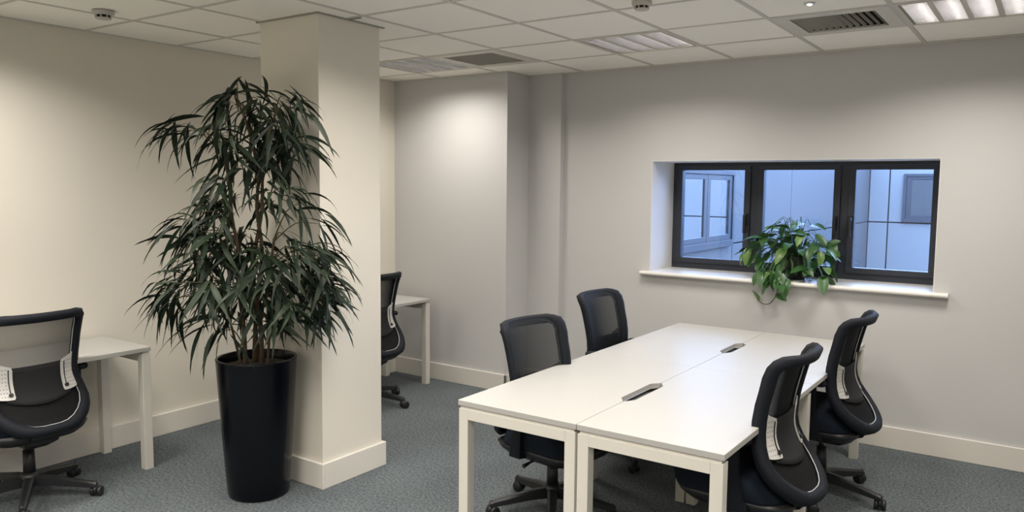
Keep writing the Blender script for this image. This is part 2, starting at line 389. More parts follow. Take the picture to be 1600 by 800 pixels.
for a, b in ((-.082, wx0), (wx1, 2.006)):
    u = [bm.verts.new((a, y, z)) for y, z in pe]; v = [bm.verts.new((b, y, z)) for y, z in pe]; m_ = len(pe)
    bm.faces.new(u); bm.faces.new(v[::-1])
    for k in range(m_): bm.faces.new((u[k], u[(k+1) % m_], v[(k+1) % m_], v[k]))
M['sill'] = mat('sill_white', (.76, .745, .71), .3)
obj('window_sill', bm, 'sill', win)

M['reveal'] = mat('reveal_white_paint', (.80, .79, .77), .6)
bm = bmesh.new(); box(bm, wx0, wx0+.004, WY+.001, FY, 1.046, wz1); box(bm, wx1-.004, wx1, WY+.001, FY, 1.046, wz1); box(bm, wx0+.004, wx1-.004, WY+.001, FY, wz1-.004, wz1)
obj('reveal_lining', bm, 'reveal', win)
# ------------------------------------------------------------------ light well outside
XL, YF, GZ = -.34, 11.5, .12
struct('light_well_ground', BX(XL-.2, 14.2, WB, YF+.3, 0, GZ), 'well_ground', None, 'pale ground of the light well outside')
def cladwall(name, label, axis, pos, us, zs, skip, back):
    r = link(name, None); r['kind'] = 'structure'; r['label'] = label
    bm = bmesh.new()
    if axis == 'x': box(bm, pos-.25, pos-.03, us[0], us[-1], 0, zs[-1])
    else: box(bm, us[0]-.3, us[-1], pos+.03, pos+.25, 0, zs[-1])
    obj('joint_backing', bm, 'joint', r)
    g = .008
    for a, b in zip(us, us[1:]):
        for c, d in zip(zs, zs[1:]):
            bm = bmesh.new()
            ga = .012 if axis == 'y' else g
            if axis == 'x': box(bm, pos-.035, pos, a+g, b-g, c+g, d-g, bev=.003)
            else: box(bm, a+ga, b-ga, pos, pos+.035, c+ga, d-ga, bev=.003)
            obj('cladding_panel', bm, 'clad' if axis == 'x' else 'clad_lit', r)
    return r
zs = [GZ, .21, 1.088, 2.35]
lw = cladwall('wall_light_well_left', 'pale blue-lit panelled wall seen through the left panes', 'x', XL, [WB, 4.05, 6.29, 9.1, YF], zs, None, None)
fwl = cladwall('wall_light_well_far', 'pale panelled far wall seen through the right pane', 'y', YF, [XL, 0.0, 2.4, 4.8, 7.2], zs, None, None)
S('wall_reflection_backdrop', 'added unseen wall, a plain backdrop for reflections in the outer windows', 14.0, 14.2, WB, YF, 0, 3.2, m='outer')  # out of view, added so the outer panes reflect an even surface
def outwin(name, label, axis, pos, a, b, z0, z1, nsash):
    r = link(name, None); r['kind'] = 'structure'; r['label'] = label
    def bb(u0, u1, d0, d1, c0, c1):       # d = distance proud of wall
        return BX(pos+d0, pos+d1, u0, u1, c0, c1, bev=.004) if axis == 'x' else BX(u0, u1, pos-d1, pos-d0, c0, c1, bev=.004)
    f = .05
    bm = bmesh.new()
    for q in ((a, b, z1-f, z1), (a, b, z0, z0+f+.02), (a, a+f, z0+f+.02, z1-f), (b-f, b, z0+f+.02, z1-f)):
        t_ = bb(q[0], q[1], 0, .05, q[2], q[3]); d = bpy.data.meshes.new('t'); t_.to_mesh(d); t_.free(); bm.from_mesh(d); bpy.data.meshes.remove(d)
    obj('outer_frame', bm, 'clad_frame', r)
    wd = (b-a-2*f)/nsash
    for k in range(nsash):
        u0, u1 = a+f+k*wd, a+f+(k+1)*wd; s = .085
        c0, c1 = z0+f+.02, z1-f
        bm = bmesh.new()
        for q in ((u0, u1, c1-s*.6, c1), (u0, u1, c0, c0+s*.7), (u0, u0+s, c0+s*.7, c1-s*.6), (u1-s, u1, c0+s*.7, c1-s*.6)):
            t_ = bb(q[0]+.003, q[1]-.003, .004, .035, q[2], q[3]); d = bpy.data.meshes.new('t'); t_.to_mesh(d); t_.free(); bm.from_mesh(d); bpy.data.meshes.remove(d)
        sh = obj('sash', bm, 'clad_frame', r)
        obj('blind', bb(u0+s-.01, u1-s+.01, .006, .012, c0+s*.6, c1-s*.5), 'blind', sh)
        obj('pane', bb(u0+s-.01, u1-s+.01, .018, .023, c0+s*.6, c1-s*.5), 'glass', sh)
    return r
outwin('window_2', 'grey two-sash window in the left wall of the light well', 'x', XL, 2.42, 3.95, 1.075, 1.87, 2)
outwin('window_3', 'grey window high in the far wall of the light well', 'y', YF, .235, 1.25, 1.10, 1.975, 1)

# ------------------------------------------------------------------ desks
def desk_bm(w, d, cut=None):
    """top lying x 0..w, y 0..d, cut = (side, y0, y1): half-octagon notch on the x=w or x=0 edge"""
    t0, t1 = .705, .73
    pts = [(0, 0), (w, 0), (w, d), (0, d)]
    if cut:
        side, a, b, dp = cut; s = .05
        if side == 'hi': pts = [(0, 0), (w, 0), (w, a), (w-dp, a+s), (w-dp, b-s), (w, b), (w, d), (0, d)]
        else: pts = [(0, 0), (w, 0), (w, d), (0, d), (0, b), (dp, b-s), (dp, a+s), (0, a)]
    bm = bmesh.new(); prism(bm, pts, t0, t1)
    bmesh.ops.bevel(bm, geom=[e for e in bm.edges], offset=.0018, segments=1, affect='EDGES')
    return bm
def leg(x, y, s=.05, z1=.692): return BX(x, x+s, y, y+s, 0, z1, bev=.002)
def make_desk(label, x, y, w, d, ends, cut=None, tray=None, group=None):
    t = thing('desk', label, 'desk', (x, y, 0), 0, group)
    obj('desktop', desk_bm(w, d, cut), 'desk', t)
    for e in ends:                              # e = y of an end frame
        for lx in (.004, w-.054): obj('leg', leg(lx, e), 'desk_metal', t)
        obj('end_rail', BX(.054, w-.054, e, e+.05, .645, .692, bev=.002), 'desk_metal', t)
        obj('top_spacer', BX(.012, w-.012, e+.006, e+.044, .692, .705), 'desk_edge', t)
    ys = sorted(ends)
    if len(ys) > 1:
        obj('centre_rail', BX(w/2-.02, w/2+.02, ys[0]+.05, ys[-1], .66, .692), 'desk_metal', t)
    if tray:
        side = tray; xx = (w-.155) if side == 'hi' else .02
        bm = bmesh.new(); y0, y1 = .14, .95; z0, z1 = .60, .69
        box(bm, xx, xx+.135, y0, y1, z0, z0+.003); box(bm, xx, xx+.003, y0, y1, z0, z1); box(bm, xx+.132, xx+.135, y0, y1, z0, z1); box(bm, xx, xx+.135, y0, y0+.003, z0, z1)
        obj('cable_tray', bm, 'desk_metal', t)
        c = cut; bm = BX((w-.07) if side == 'hi' else 0, w if side == 'hi' else .07, c[1]-.02, c[2]+.02, .682, .688)
        obj('cable_port_plate', bm, 'tray', t)
        # pale lip round the notch
    return t
bg_ = 'four desks pushed together as a bench'
x0, xm, x1 = .367, .978, 1.594; y0, ym, y1 = -1.585, -.330, .932
w1, w2 = xm-.0015-x0, x1-xm-.0015; dA, dB = ym-.0015-y0, y1-ym-.0015
make_desk('white desk of the bench, nearest the camera on the left', x0, y0, w1, dA, [.002, dA-.07], ('hi', .42, .83, .035), 'hi', bg_)
make_desk('white desk of the bench, nearest the camera on the right', xm+.0015, y0, w2, dA, [.002, dA-.07], ('lo', .42, .83, .035), 'lo', bg_)
make_desk('white desk of the bench, back left, towards the grey corner', x0, ym+.0015, w1, dB, [dB-.052], ('hi', .44, .81, .035), 'hi', bg_)
make_desk('white desk of the bench, back right, under the window end', xm+.0015, ym+.0015, w2, dB, [dB-.052], ('lo', .44, .81, .035), 'lo', bg_)
make_desk('white desk against the cream wall at the left edge', LX+.02, -1.765-1.2, .525, 1.2, [.002, 1.148])
make_desk('white desk in the far corner behind the pillar', LX+.02, .735-1.2, .525, 1.2, [.002, 1.148])

# ------------------------------------------------------------------ office chair (faces local +X)
def cr(P, t):
    n = len(P)-1; f = max(0, min(n-1e-6, t*n)); i = int(f); u = f-i
    g = lambda k: P[max(0, min(n, k))]
    return tuple(.5*((2*g(i)[c]) + (-g(i-1)[c]+g(i+1)[c])*u + (2*g(i-1)[c]-5*g(i)[c]+4*g(i+1)[c]-g(i+2)[c])*u*u + (-g(i-1)[c]+3*g(i)[c]-3*g(i+1)[c]+g(i+2)[c])*u**3) for c in range(len(P[0])))
BP = [(.262, .400), (.235, .455), (.190, .520), (.140, .590), (.112, .665), (.112, .745), (.126, .825), (.145, .900), (.160, .955), (.182, .998), (.216, 1.022), (.250, 1.014)]
_L = [0]
_S = [cr(BP, k/60) for k in range(61)]
for k in range(60): _L.append(_L[-1]+math.dist(_S[k], _S[k+1]))
LT = _L[-1]
def bprof(s):
    for k in range(60):
        if _L[k+1] >= s or k == 59:
            u = (s-_L[k])/(_L[k+1]-_L[k]); return [_S[k][c]+(_S[k+1][c]-_S[k][c])*u for c in (0, 1)]
def backpt(y, s, off=0):
    """y across, s up along the back, off = rearwards along normal"""
    s = max(0.0005, min(LT-.0005, s))
    r, z = bprof(s); ra, za = bprof(max(0, s-.01)); rb, zb = bprof(min(LT, s+.01))
    tx, tz = rb-ra, zb-za; l = math.hypot(tx, tz); nx, nz = tz/l, -tx/l     # rearward normal
    u = y/.24; fwd = .056*u*u
    return Vector((-(r+nx*off-fwd), y, z+nz*off))
def halfw(s):
    t = s/LT; return .232+.016*math.exp(-((t-.22)/.16)**2)-.008*math.exp(-((t-.45)/.12)**2)+.004*(t > .8)
def outline(inset=0, n=56):
    pts = []; rt_, rb_ = .075, .15; S0, S1 = inset, LT-inset
    def side(s, sg):
        hw = halfw(s)-inset
        # corner rounding
        if s > S1-rt_: q = (s-(S1-rt_))/rt_; hw -= rt_*(1-math.sqrt(max(0, 1-q*q)))
        if s < S0+rb_: q = ((S0+rb_)-s)/rb_; hw -= rb_*(1-math.sqrt(max(0, 1-q*q)))
        return sg*hw
    m = n//4
    ss = []
    K = 17
    for k in range(K+1):
        a = k/K; s = S0+(S1-S0)*(.5-.5*math.cos(PI*a)); ss.append(s)
    right = [(side(s, -1), s) for s in ss]; left = [(side(s, 1), s) for s in ss][::-1]
    xa, xb = right[-1][0], left[0][0]
    top = [(xa+(xb-xa)*k/6, S1) for k in range(1, 6)]
    ya, yb = left[-1][0], right[0][0]
    bot = [(ya+(yb-ya)*k/5, S0) for k in range(1, 5)]
    return right+top+left+bot
def rrect(cx, hx, hy, r, z, n=6, taper=0):
    pts = []
    for (sx, sy, a0) in ((1, 1, 0), (-1, 1, PI/2), (-1, -1, PI), (1, -1, 1.5*PI)):
        for k in range(n+1):
            a = a0+k*PI/2/n; x = sx*(hx-r)+r*math.cos(a); y = sy*(hy-r)+r*math.sin(a)
            pts.append(Vector((cx+x, y*(1-taper*(x/hx)), z)))
    return pts
def seat_rings(specs): return [rrect(*s) for s in specs]
def make_chair(label, loc, rz, group, base_ang, dz=0):
    t = thing('office_chair', label, 'chair', loc, rz, group)
    # --- five-star base
    bm = bmesh.new(); lathe(bm, [(.030, .075), (.044, .085), (.046, .125), (.034, .150)], n=20); hub = obj('base_hub', bm, 'plastic', t, True)
    for k in range(5):
        a = base_ang+k*2*PI/5; ca, sa = math.cos(a), math.sin(a)
        bm = bmesh.new(); rings = []
        for (r, zt, hgt, hw) in ((.03, .130, .052, .026), (.12, .122, .046, .024), (.24, .098, .036, .020), (.315, .084, .030, .017), (.335, .078, .022, .014)):
            ring = []
            for (yy, zz) in ((-hw, zt-hgt), (hw, zt-hgt), (hw*.95, zt-.008), (hw*.5, zt), (-hw*.5, zt), (-hw*.95, zt-.008)):
                ring.append(Vector((r*ca-yy*sa, r*sa+yy*ca, zz)))
            rings.append(ring)
        loft(bm, rings); lg = obj('leg', bm, 'plastic', t)
        cx, cy = .328*ca, .328*sa; w_ = base_ang*1.7+k*1.3; wx, wy = math.cos(w_), math.sin(w_)
        bm = bmesh.new()
        tube(bm, [(cx, cy, .085), (cx, cy, .045)], .007, 8)
        for s in (-1, 1):
            p = Vector((cx-wx*.012, cy-wy*.012, .0275)); nrm = Vector((-wy, wx, 0))
            tube(bm, [p+nrm*s*.007, p+nrm*s*.012, p+nrm*s*.026, p+nrm*s*.029], [.022, .0272, .0272, .022], 16)
        p = Vector((cx-wx*.004, cy-wy*.004, .036)); tube(bm, [p+Vector((-wy, wx, 0))*.008, p-Vector((-wy, wx, 0))*.008], .024, 12)
        obj('caster', bm, 'plastic', lg, True)
    bm = bmesh.new(); lathe(bm, [(.030, .13), (.028, .27)], n=18); obj('column_sleeve', bm, 'plastic', t, True)
    bm = bmesh.new(); lathe(bm, [(.0145, .26), (.0145, .35)], n=14); obj('gas_column', bm, 'chrome', t, True)
    # --- mechanism, seat
    z = dz
    bm = bmesh.new(); loft(bm, [rrect(-.02, .10, .06, .03, .305+z), rrect(-.03, .14, .085, .03, .335+z), rrect(-.03, .15, .10, .03, .385+z)])
    tube(bm, [(.02, -.09, .35+z), (.02, -.20, .345+z), (.02, -.25, .338+z)], [.007, .006, .011], 8)
    obj('tilt_mechanism', bm, 'plastic', t)
    bm = bmesh.new()
    loft(bm, seat_rings([(.025, .17, .16, .09, .345+z), (.03, .215, .20, .10, .355+z), (.03, .245, .225, .10, .385+z), (.03, .255, .238, .10, .412+z)]))
    obj('seat_shell', bm, 'plastic', t, True)
    bm = bmesh.new()
    loft(bm, seat_rings([(.045, .232, .234, .10, .405+z), (.055, .240, .246, .11, .43+z), (.070, .229, .249, .11, .475+z), (.078, .212, .242, .11, .500+z), (.078, .192, .22, .10, .515+z), (.075, .155, .18, .09, .522+z), (.07, .09, .10, .06, .518+z)]))
    obj('seat', bm, 'fabric', t, True)
    # --- backrest frame
    O = outline(0); I = outline(.044); n = len(O); off = z
    def P(y, s, o): v = backpt(y, s, o); v.z += off; return v
    bm = bmesh.new(); rows = []
    lay = [(0, .004), (0, .036), (.5, .046), (1, .034), (1, .004), (.5, -.006)]
    for (f, o_) in lay: rows.append([bm.verts.new(P(O[k][0]+(I[k][0]-O[k][0])*f, O[k][1]+(I[k][1]-O[k][1])*f, o_)) for k in range(n)])
    for q in range(len(lay)):
        a, b = rows[q], rows[(q+1) % len(lay)]
        for k in range(n): bm.faces.new((a[k], a[(k+1) % n], b[(k+1) % n], b[k]))
    bf = obj('backrest_frame', bm, 'frame', t, True)
    # --- see-through mesh
    bm = bmesh.new(); R_ = 12; cy_s = LT*.5; rows = []
    for q in range(R_):
        f = 1-q/R_; rows.append([bm.verts.new(P(I[k][0]*f, cy_s+(I[k][1]-cy_s)*f, .006)) for k in range(n)])
    cv = bm.verts.new(P(0, cy_s, .006))
    for a, b in zip(rows, rows[1:]):
        for k in range(n): bm.faces.new((a[k], a[(k+1) % n], b[(k+1) % n], b[k]))
    for k in range(n): bm.faces.new((rows[-1][k], rows[-1][(k+1) % n], cv))
    obj('mesh_panel', bm, 'mesh', bf, True)
    # --- solid lower panel behind the mesh
    bm = bmesh.new(); rows = []; SM = LT*.50
    for q in range(9):
        s_ = .046+(SM-.046)*q/8
        ys_ = [abs(y) for y, s in I if abs(s-s_) < .03]; hwid = min(max(ys_) if ys_ else .1, halfw(s_)-.044)
        if s_ < .15: hwid = (halfw(s_)-.044)-.15*(1-math.sqrt(max(0, 1-((.194-s_)/.15)**2))) if s_ > .0445 else .05
        rows.append([bm.verts.new(P(hwid*(k/6-1), s_, .012)) for k in range(13)])
    for a, b in zip(rows, rows[1:]):
        for k in range(12): bm.faces.new((a[k], a[k+1], b[k+1], b[k]))
    bmesh.ops.solidify(bm, geom=bm.faces[:], thickness=.003)
    obj('lower_back_panel', bm, 'lumbar', bf, True)
    # --- pale piping along the inner edge, sides and bottom
    J = outline(.046); lo = [k for k in range(n)]
    pp = [P(y, s, .022) for y, s in J]
    order = list(range(0, 18))[::-1]             # right side from top to bottom
    left_i = list(range(18+5, 18+5+18)); bot_i = list(range(18+5+18, n))
    path = [pp[k] for k in order] + [pp[k] for k in bot_i[::-1]] + [pp[k] for k in left_i[::-1]]
    bm = bmesh.new(); tube(bm, path, .0024, 6); obj('piping', bm, 'piping', bf, True)
    # --- lumbar pad with white perforated ends
    sl = [s for s in [LT*.27+LT*.26*k/8 for k in range(9)]]
    bm = bmesh.new(); K = 14; fr = []; bk = []
    for o_, dst in ((.014, fr), (.026, bk)):
        for k in range(K+1):
            y = -.155+.31*k/K; sag = .035*(1-(y/.155)**2)
            dst.append([bm.verts.new(P(y, s-sag*(1-q/8), o_)) for q, s in enumerate(sl)])
    for g in (fr, bk):
        for a, b in zip(g, g[1:]):
            for q in range(8): bm.faces.new((a[q], a[q+1], b[q+1], b[q]))
    for k in range(K): 
        bm.faces.new((fr[k][0], fr[k+1][0], bk[k+1][0], bk[k][0])); bm.faces.new((fr[k][8], fr[k+1][8], bk[k+1][8], bk[k][8]))
    for q in range(8):
        bm.faces.new((fr[0][q], fr[0][q+1], bk[0][q+1], bk[0][q])); bm.faces.new((fr[K][q], fr[K][q+1], bk[K][q+1], bk[K][q]))
    lp = obj('lumbar_pad', bm, 'lumbar', t, True)
    for sg in (-1, 1):
        bm = bmesh.new(); sh = [(.118, .30, .52), (.124, .285, .545), (.15, .285, .56), (.175, .29, .575), (.196, .30, .60)]
        fr = []; bk = []
        for (y, a, b) in sh:
            for o_, dst in ((.028, fr), (.034, bk)): dst.append([bm.verts.new(P(sg*y, LT*(a+(b-a)*q/6), o_)) for q in range(7)])
        for g in (fr, bk):
            for a, b in zip(g, g[1:]):
                for q in range(6): bm.faces.new((a[q], a[q+1], b[q+1], b[q]))
        for k in range(4):
            bm.faces.new((fr[k][0], fr[k+1][0], bk[k+1][0], bk[k][0])); bm.faces.new((fr[k][6], fr[k+1][6], bk[k+1][6], bk[k][6]))
        for q in range(6):
            bm.faces.new((fr[0][q], fr[0][q+1], bk[0][q+1], bk[0][q])); bm.faces.new((fr[4][q], fr[4][q+1], bk[4][q+1], bk[4][q]))
        for iy in range(4):                       # perforations
            for iz in range(8):
                y = sg*(.148+.0125*iy); s = LT*(.315+.031*iz); r_ = .0027
                vv = [bm.verts.new(P(y+r_*math.cos(q*PI/3), s+r_*math.sin(q*PI/3), .0346)) for q in range(6)]
                bm.faces.new(vv).material_index = 1
        obj('lumbar_wing', bm, ['wing', 'hole'], lp)
        bm = bmesh.new(); tube(bm, [P(sg*.136, LT*s, .036) for s in (.33, .38, .43, .48, .53)], .0028, 5)
        c = P(sg*.136, LT*.325, .038); lathe_c = [(c.x-.005*0, c.y, c.z)]
        tube(bm, [c, P(sg*.136, LT*.325, .046)], [.011, .009], 12)
        obj('lumbar_adjuster', bm, 'plastic', lp)
    # --- spine bracket from mechanism to the frame
    bm = bmesh.new(); rings = []
    for (r, zc, hw, th) in ((.08, .365, .07, .018), (.17, .372, .075, .016), (.235, .395, .09, .014), (.262, .43, .10, .010)):
        rings.append([Vector((-r+dx, y, zc+z+dz_)) for (dx, y, dz_) in ((th*.4, -hw, -th), (th*.4, hw, -th), (-th*.4, hw, th), (-th*.4, -hw, th))])
    loft(bm, rings); obj('back_bracket', bm, 'plastic', t)
    # --- armrests
    for sg in (-1, 1):
        bm = bmesh.new(); rings = []
        for (x, y, zz, hx, hy) in ((0, 0, 0, 0, 0), (0, 0, 0, 0, 0), (-.02, .262, .43, .032, .009), (-.01, .264, .53, .026, .009), (-.01, .264, .668, .022, .009)):
            rings.append([Vector((x+a*hx, sg*(y+b*hy), zz+z)) for a, b in ((-1, -1), (1, -1), (1, 1), (-1, 1))])
        rings[0] = [Vector((-.03+a*.035, sg*.15, .372+z+b*.010)) for a, b in ((-1, 1), (1, 1), (1, -1), (-1, -1))]
        rings[1] = [Vector((-.03+a*.035, sg*(.252-b*.012), .385+z+b*.012)) for a, b in ((-1, 1), (1, 1), (1, -1), (-1, -1))]
        loft(bm, rings); ar = obj('armrest', bm, 'frame', t)
        bm = bmesh.new(); loft(bm, [rrect(.02, .095, .022, .020, .664+z), rrect(.02, .105, .030, .028, .672+z), rrect(.02, .103, .029, .027, .690+z), rrect(.02, .09, .02, .018, .697+z)])
        bmesh.ops.translate(bm, verts=bm.verts, vec=(0, sg*.266, 0)); obj('arm_pad', bm, 'frame', ar, True)
    return t
rd = math.radians
g1 = 'office chairs at the four-desk bench'; g2 = 'office chairs at the wall desks'
make_chair('black mesh office chair seen from behind at the left edge of the photo', (-1.883, -2.408, 0), PI+rd(1), g2, rd(41)-PI)
make_chair('black mesh office chair half hidden behind the pillar, at the far corner desk', (-1.775, -.045, 0), PI, g2, rd(15)-PI)
make_chair('black mesh office chair facing out on the left of the bench, nearer the camera', (.45, -.90, 0), rd(-8), g1, rd(13.5+8), -.03)
make_chair('black mesh office chair on the left of the bench, further one by the grey corner', (.33, .08, 0), rd(-2), g1, rd(30), .0)
make_chair('black mesh office chair in side view on the right of the bench, nearest the camera', (1.51, -.96, 0), PI-rd(3), g1, rd(20)-PI, 0)
make_chair('black mesh office chair on the right of the bench, further one beneath the window', (1.53, .19, 0), PI-rd(3), g1, rd(60)-PI+rd(3), 0)

# ------------------------------------------------------------------ tall pot with weeping fig
PC = Vector((-.985, -1.635, 0)); PH = .755
pot = thing('planter', 'tall tapered glossy black planter holding the tree in front of the pillar', 'planter', PC)
bm = bmesh.new()
prof = [(.150, 0), (.158, .004), (.163, .02)] + [(.163+.047*(k/8)**.9, .02+(PH-.03)*k/8) for k in range(1, 9)] + [(.2115, PH-.004), (.209, PH), (.200, PH), (.197, PH-.006), (.192, PH-.09)]
lathe(bm, prof, n=64, cap=False)
bm.faces.new([v for v in bm.verts[:64]][::-1]) if False else None
obj('pot_body', bm, 'pot', pot, True)
bm = bmesh.new(); lathe(bm, [(.150, .001), (.02, .001)], n=32); obj('pot_base', bm, 'pot', pot)
bm = bmesh.new(); lathe(bm, [(.1935, PH-.06), (.195, PH-.052), (.12, PH-.042), (.05, PH-.035)], n=40); so = obj('soil', bm, 'soil', pot, True)
bm = bmesh.new()
for k in range(60):
    a = random.uniform(0, 2*PI); r = .185*math.sqrt(random.random()); c = Vector((r*math.cos(a), r*math.sin(a), PH-.036-.09*r+random.uniform(0, .006))); b = random.uniform(0, 2*PI); l = random.uniform(.01, .03)
    u = Vector((math.cos(b), math.sin(b), random.uniform(-.1, .1)))*l; v = Vector((-math.sin(b), math.cos(b), .1))*.004
    bm.faces.new([bm.verts.new(c-u), bm.verts.new(c+v), bm.verts.new(c+u), bm.verts.new(c-v)])
lt = obj('leaf_litter', bm, 'litter', pot); lt['kind'] = 'stuff'

tree = thing('fig_tree', 'tall indoor tree with long narrow drooping dark leaves, growing in the black planter', 'plant', (PC.x, PC.y, PH-.05))
RT = Vector((.822, .569, 0)).normalized(); DP = Vector((-.569, .822, 0))          # across and away, as the tree faces the room
PL = PC
def toworld(r, z, d): return PL + RT*r + DP*d + Vector((0, 0, z))
TL = Matrix.Translation(-Vector((PC.x, PC.y, PH-.05)))
def clearp(p, mg=.02):
    if p.x > PX0-mg and p.x < PX1+mg and p.y > PY0-mg and p.y < PY1+mg: return False
    if p.x < LX+mg: return False
    return True
# stems
stems = []
for k, (pts) in enumerate([
    [(-.02, PH-.06, .02), (.0, .95, .0), (.03, 1.15, -.02), (.05, 1.35, -.03), (.03, 1.55, -.04), (.04, 1.75, -.04), (.0, 1.95, -.04), (-.06, 2.12, -.04)],
    [(.03, PH-.06, .0), (.03, .95, -.02), (.0, 1.15, -.05), (.02, 1.35, -.04), (.06, 1.55, -.05), (.07, 1.75, -.06), (.10, 1.92, -.06), (.14, 2.03, -.07)],
    [(-.05, PH-.06, -.03), (-.05, .95, -.05), (-.07, 1.15, -.06), (-.06, 1.35, -.08), (-.09, 1.50, -.07), (-.10, 1.68, -.07), (-.12, 1.82, -.08)],
    [(.01, PH-.06, .05), (-.02, .90, .05), (.05, 1.05, -.01), (.10, 1.25, -.05), (.13, 1.40, -.08)],
    [(.07, PH-.06, -.04), (.10, .90, -.08), (.14, 1.05, -.1)],
    [(-.08, PH-.06, 0), (-.12, .92, -.03), (-.14, 1.08, -.05)]]):
    P3 = [toworld(*p) for p in pts]; P4 = [Vector(cr([tuple(p) for p in P3], q/24)) for q in range(25)]; stems.append(P4)
    bm = bmesh.new(); tube(bm, P4, [(.0105 if k < 4 else .006)*(1-.6*q/24)+.002 for q in range(25)], 8); bm.transform(TL); obj('stem', bm, 'stem', tree, True)
allst = [p for s in stems for p in s]
# leaf meshes: a folded tapering blade bending downwards
def leafmesh(a0, a1, m, L=1.0, W=.05, n=8, yaw=0):
    bm = bmesh.new(); x = z = y = 0; rows = []
    for k in range(n+1):
        t = k/n; a = math.radians(a0+(a1-a0)*t**.9)
        wd = W*(math.sin(PI*min(1, t*1.15+.04))**.8 if t < .8 else (1-t)/.2*.55)*(.5 if k == 0 else 1); wd = max(wd, .001)
        ca, sa = math.cos(a), math.sin(a)
        yy = yaw*t*t
        rows.append([bm.verts.new((x, yy-wd, z+wd*.30)), bm.verts.new((x, yy, z)), bm.verts.new((x, yy+wd, z+wd*.30))])
        x += ca*L/n; z += sa*L/n
    for a_, b_ in zip(rows, rows[1:]):
        for q in range(2): bm.faces.new((a_[q], a_[q+1], b_[q+1], b_[q]))
    return bm
angs = [(22, -68), (5, -76), (-15, -82), (-32, -86), (-55, -89), (-12, -62), (-45, -80), (-65, -88)]
lms = []
for q, (a0, a1) in enumerate(angs):
    for mm in ('leaf', 'leaf', 'leaf2'):
        for yw in (-.10, .09):
            lms.append(me('leaf', leafmesh(a0, a1, mm, yaw=yw, W=.050), mm, True))
def verts_of(d): return [v.co.copy() for v in d.vertices]
lvs = [verts_of(d)[1::3] for d in lms]
# twig tips: across, height, number of leaves, preferred swing (-1 left .. 1 right)
tips = []
def px(u, v): return ((u-412)/281*.985, .755+(556-v)/281*.985)
raw = [(385,145,10,0),(372,165,8,-.5),(395,180,9,0),(425,165,8,.3),(450,180,9,.3),(478,168,7,.8),(492,185,7,.8),(415,205,11,0),(445,205,11,.2),(400,225,10,-.2),(470,210,9,.5),
 (322,208,5,-1),(345,212,7,-.9),(365,215,8,-.5),(378,240,9,-.4),(455,228,10,.3),(485,235,8,.6),(430,245,11,0),(410,262,9,0),(445,262,8,.2),(395,285,8,-.3),
 (372,305,6,-.6),(345,318,7,-.9),(360,330,8,-.7),(335,338,6,-1),(385,335,9,-.3),(420,320,8,0),(450,300,7,.3),(482,300,6,.7),(505,318,5,.9),(510,350,5,.9),(330,355,7,-.9),(350,362,8,-.6),
 (318,362,6,-1),(375,375,9,-.4),(400,365,9,0),(425,385,9,.1),(468,370,7,.5),(500,388,8,.7),(485,400,10,.4),(515,392,8,.8),(528,395,6,1),(450,400,10,.2),(395,400,10,-.1),(365,400,9,-.5),
 (345,398,8,-.8),(325,408,7,-.9),(310,430,8,-1),(330,432,8,-.8),(350,435,9,-.6),(370,438,10,-.3),(395,435,10,0),(420,432,10,0),(445,435,10,.2),(470,430,10,.4),(498,428,10,.6),(520,425,9,.8),
 (538,420,7,1),(530,445,7,1),(320,455,7,-1),(300,462,6,-1),(345,460,8,-.7),(372,468,8,-.4),(400,470,7,0),(430,470,7,.1),(460,468,7,.3),(490,462,7,.5),(512,460,7,.8),(350,485,5,-.7),(380,492,5,-.3),(385,505,3,.0),(465,485,5,.3),(500,480,4,.6),(440,490,4,.1)]
nleaf = 0; big = []
tw = 0
for (u, v, n, sw) in raw:
    r, z = px(u, v)
    for att in range(30):
        d = random.gauss(-.05, .13) - max(0, r)*.45
        d = max(-.42, min(.30, d))
        tip = toworld(r, z, d)
        if clearp(tip, .05): break
    # twig from the nearest lower stem point
    cand = [p for p in allst if p.z < tip.z-.03 and p.z > tip.z-.45] or allst
    st = min(cand, key=lambda p: (p-tip).length+abs(p.z-(tip.z-.15))*.5)
    mid = (st+tip)/2+Vector((0, 0, .05))
    tp = [Vector(cr([tuple(st), tuple(mid), tuple(tip)], q/6)) for q in range(7)]
    if all(clearp(p, .005) for p in tp):
        bm = bmesh.new(); tube(bm, tp, [.0042-.0004*q for q in range(7)], 5); bm.transform(TL); obj('twig', bm, 'twig', tree); tw += 1
    for q in range(int(n*1.75)):
        for att in range(25):
            L = random.uniform(.16, .31); k = random.randrange(len(lms))
            # azimuth: swing sideways (sw) plus random
            base = math.atan2(RT.y, RT.x) if sw >= 0 else math.atan2(-RT.y, -RT.x)
            az = base+random.gauss(0, .55+1.6*(1-abs(sw)))
            pos = tip+Vector((random.gauss(0, .025), random.gauss(0, .025), random.gauss(0, .03)))
            mtx = Matrix.Translation(pos) @ Matrix.Rotation(az, 4, 'Z') @ Matrix.Rotation(random.gauss(0, .35), 4, 'X') @ Matrix.Scale(L, 4)
            if all(clearp(mtx @ c, .008) for c in lvs[k]) and (mtx @ lvs[k][-1]).z > .66:
                en = mtx @ lvs[k][-1]
                if en.z < PH+.02 and (en-PC).to_2d().length < .24: continue
                big.append((L, k, mtx)); break
random.shuffle(big)
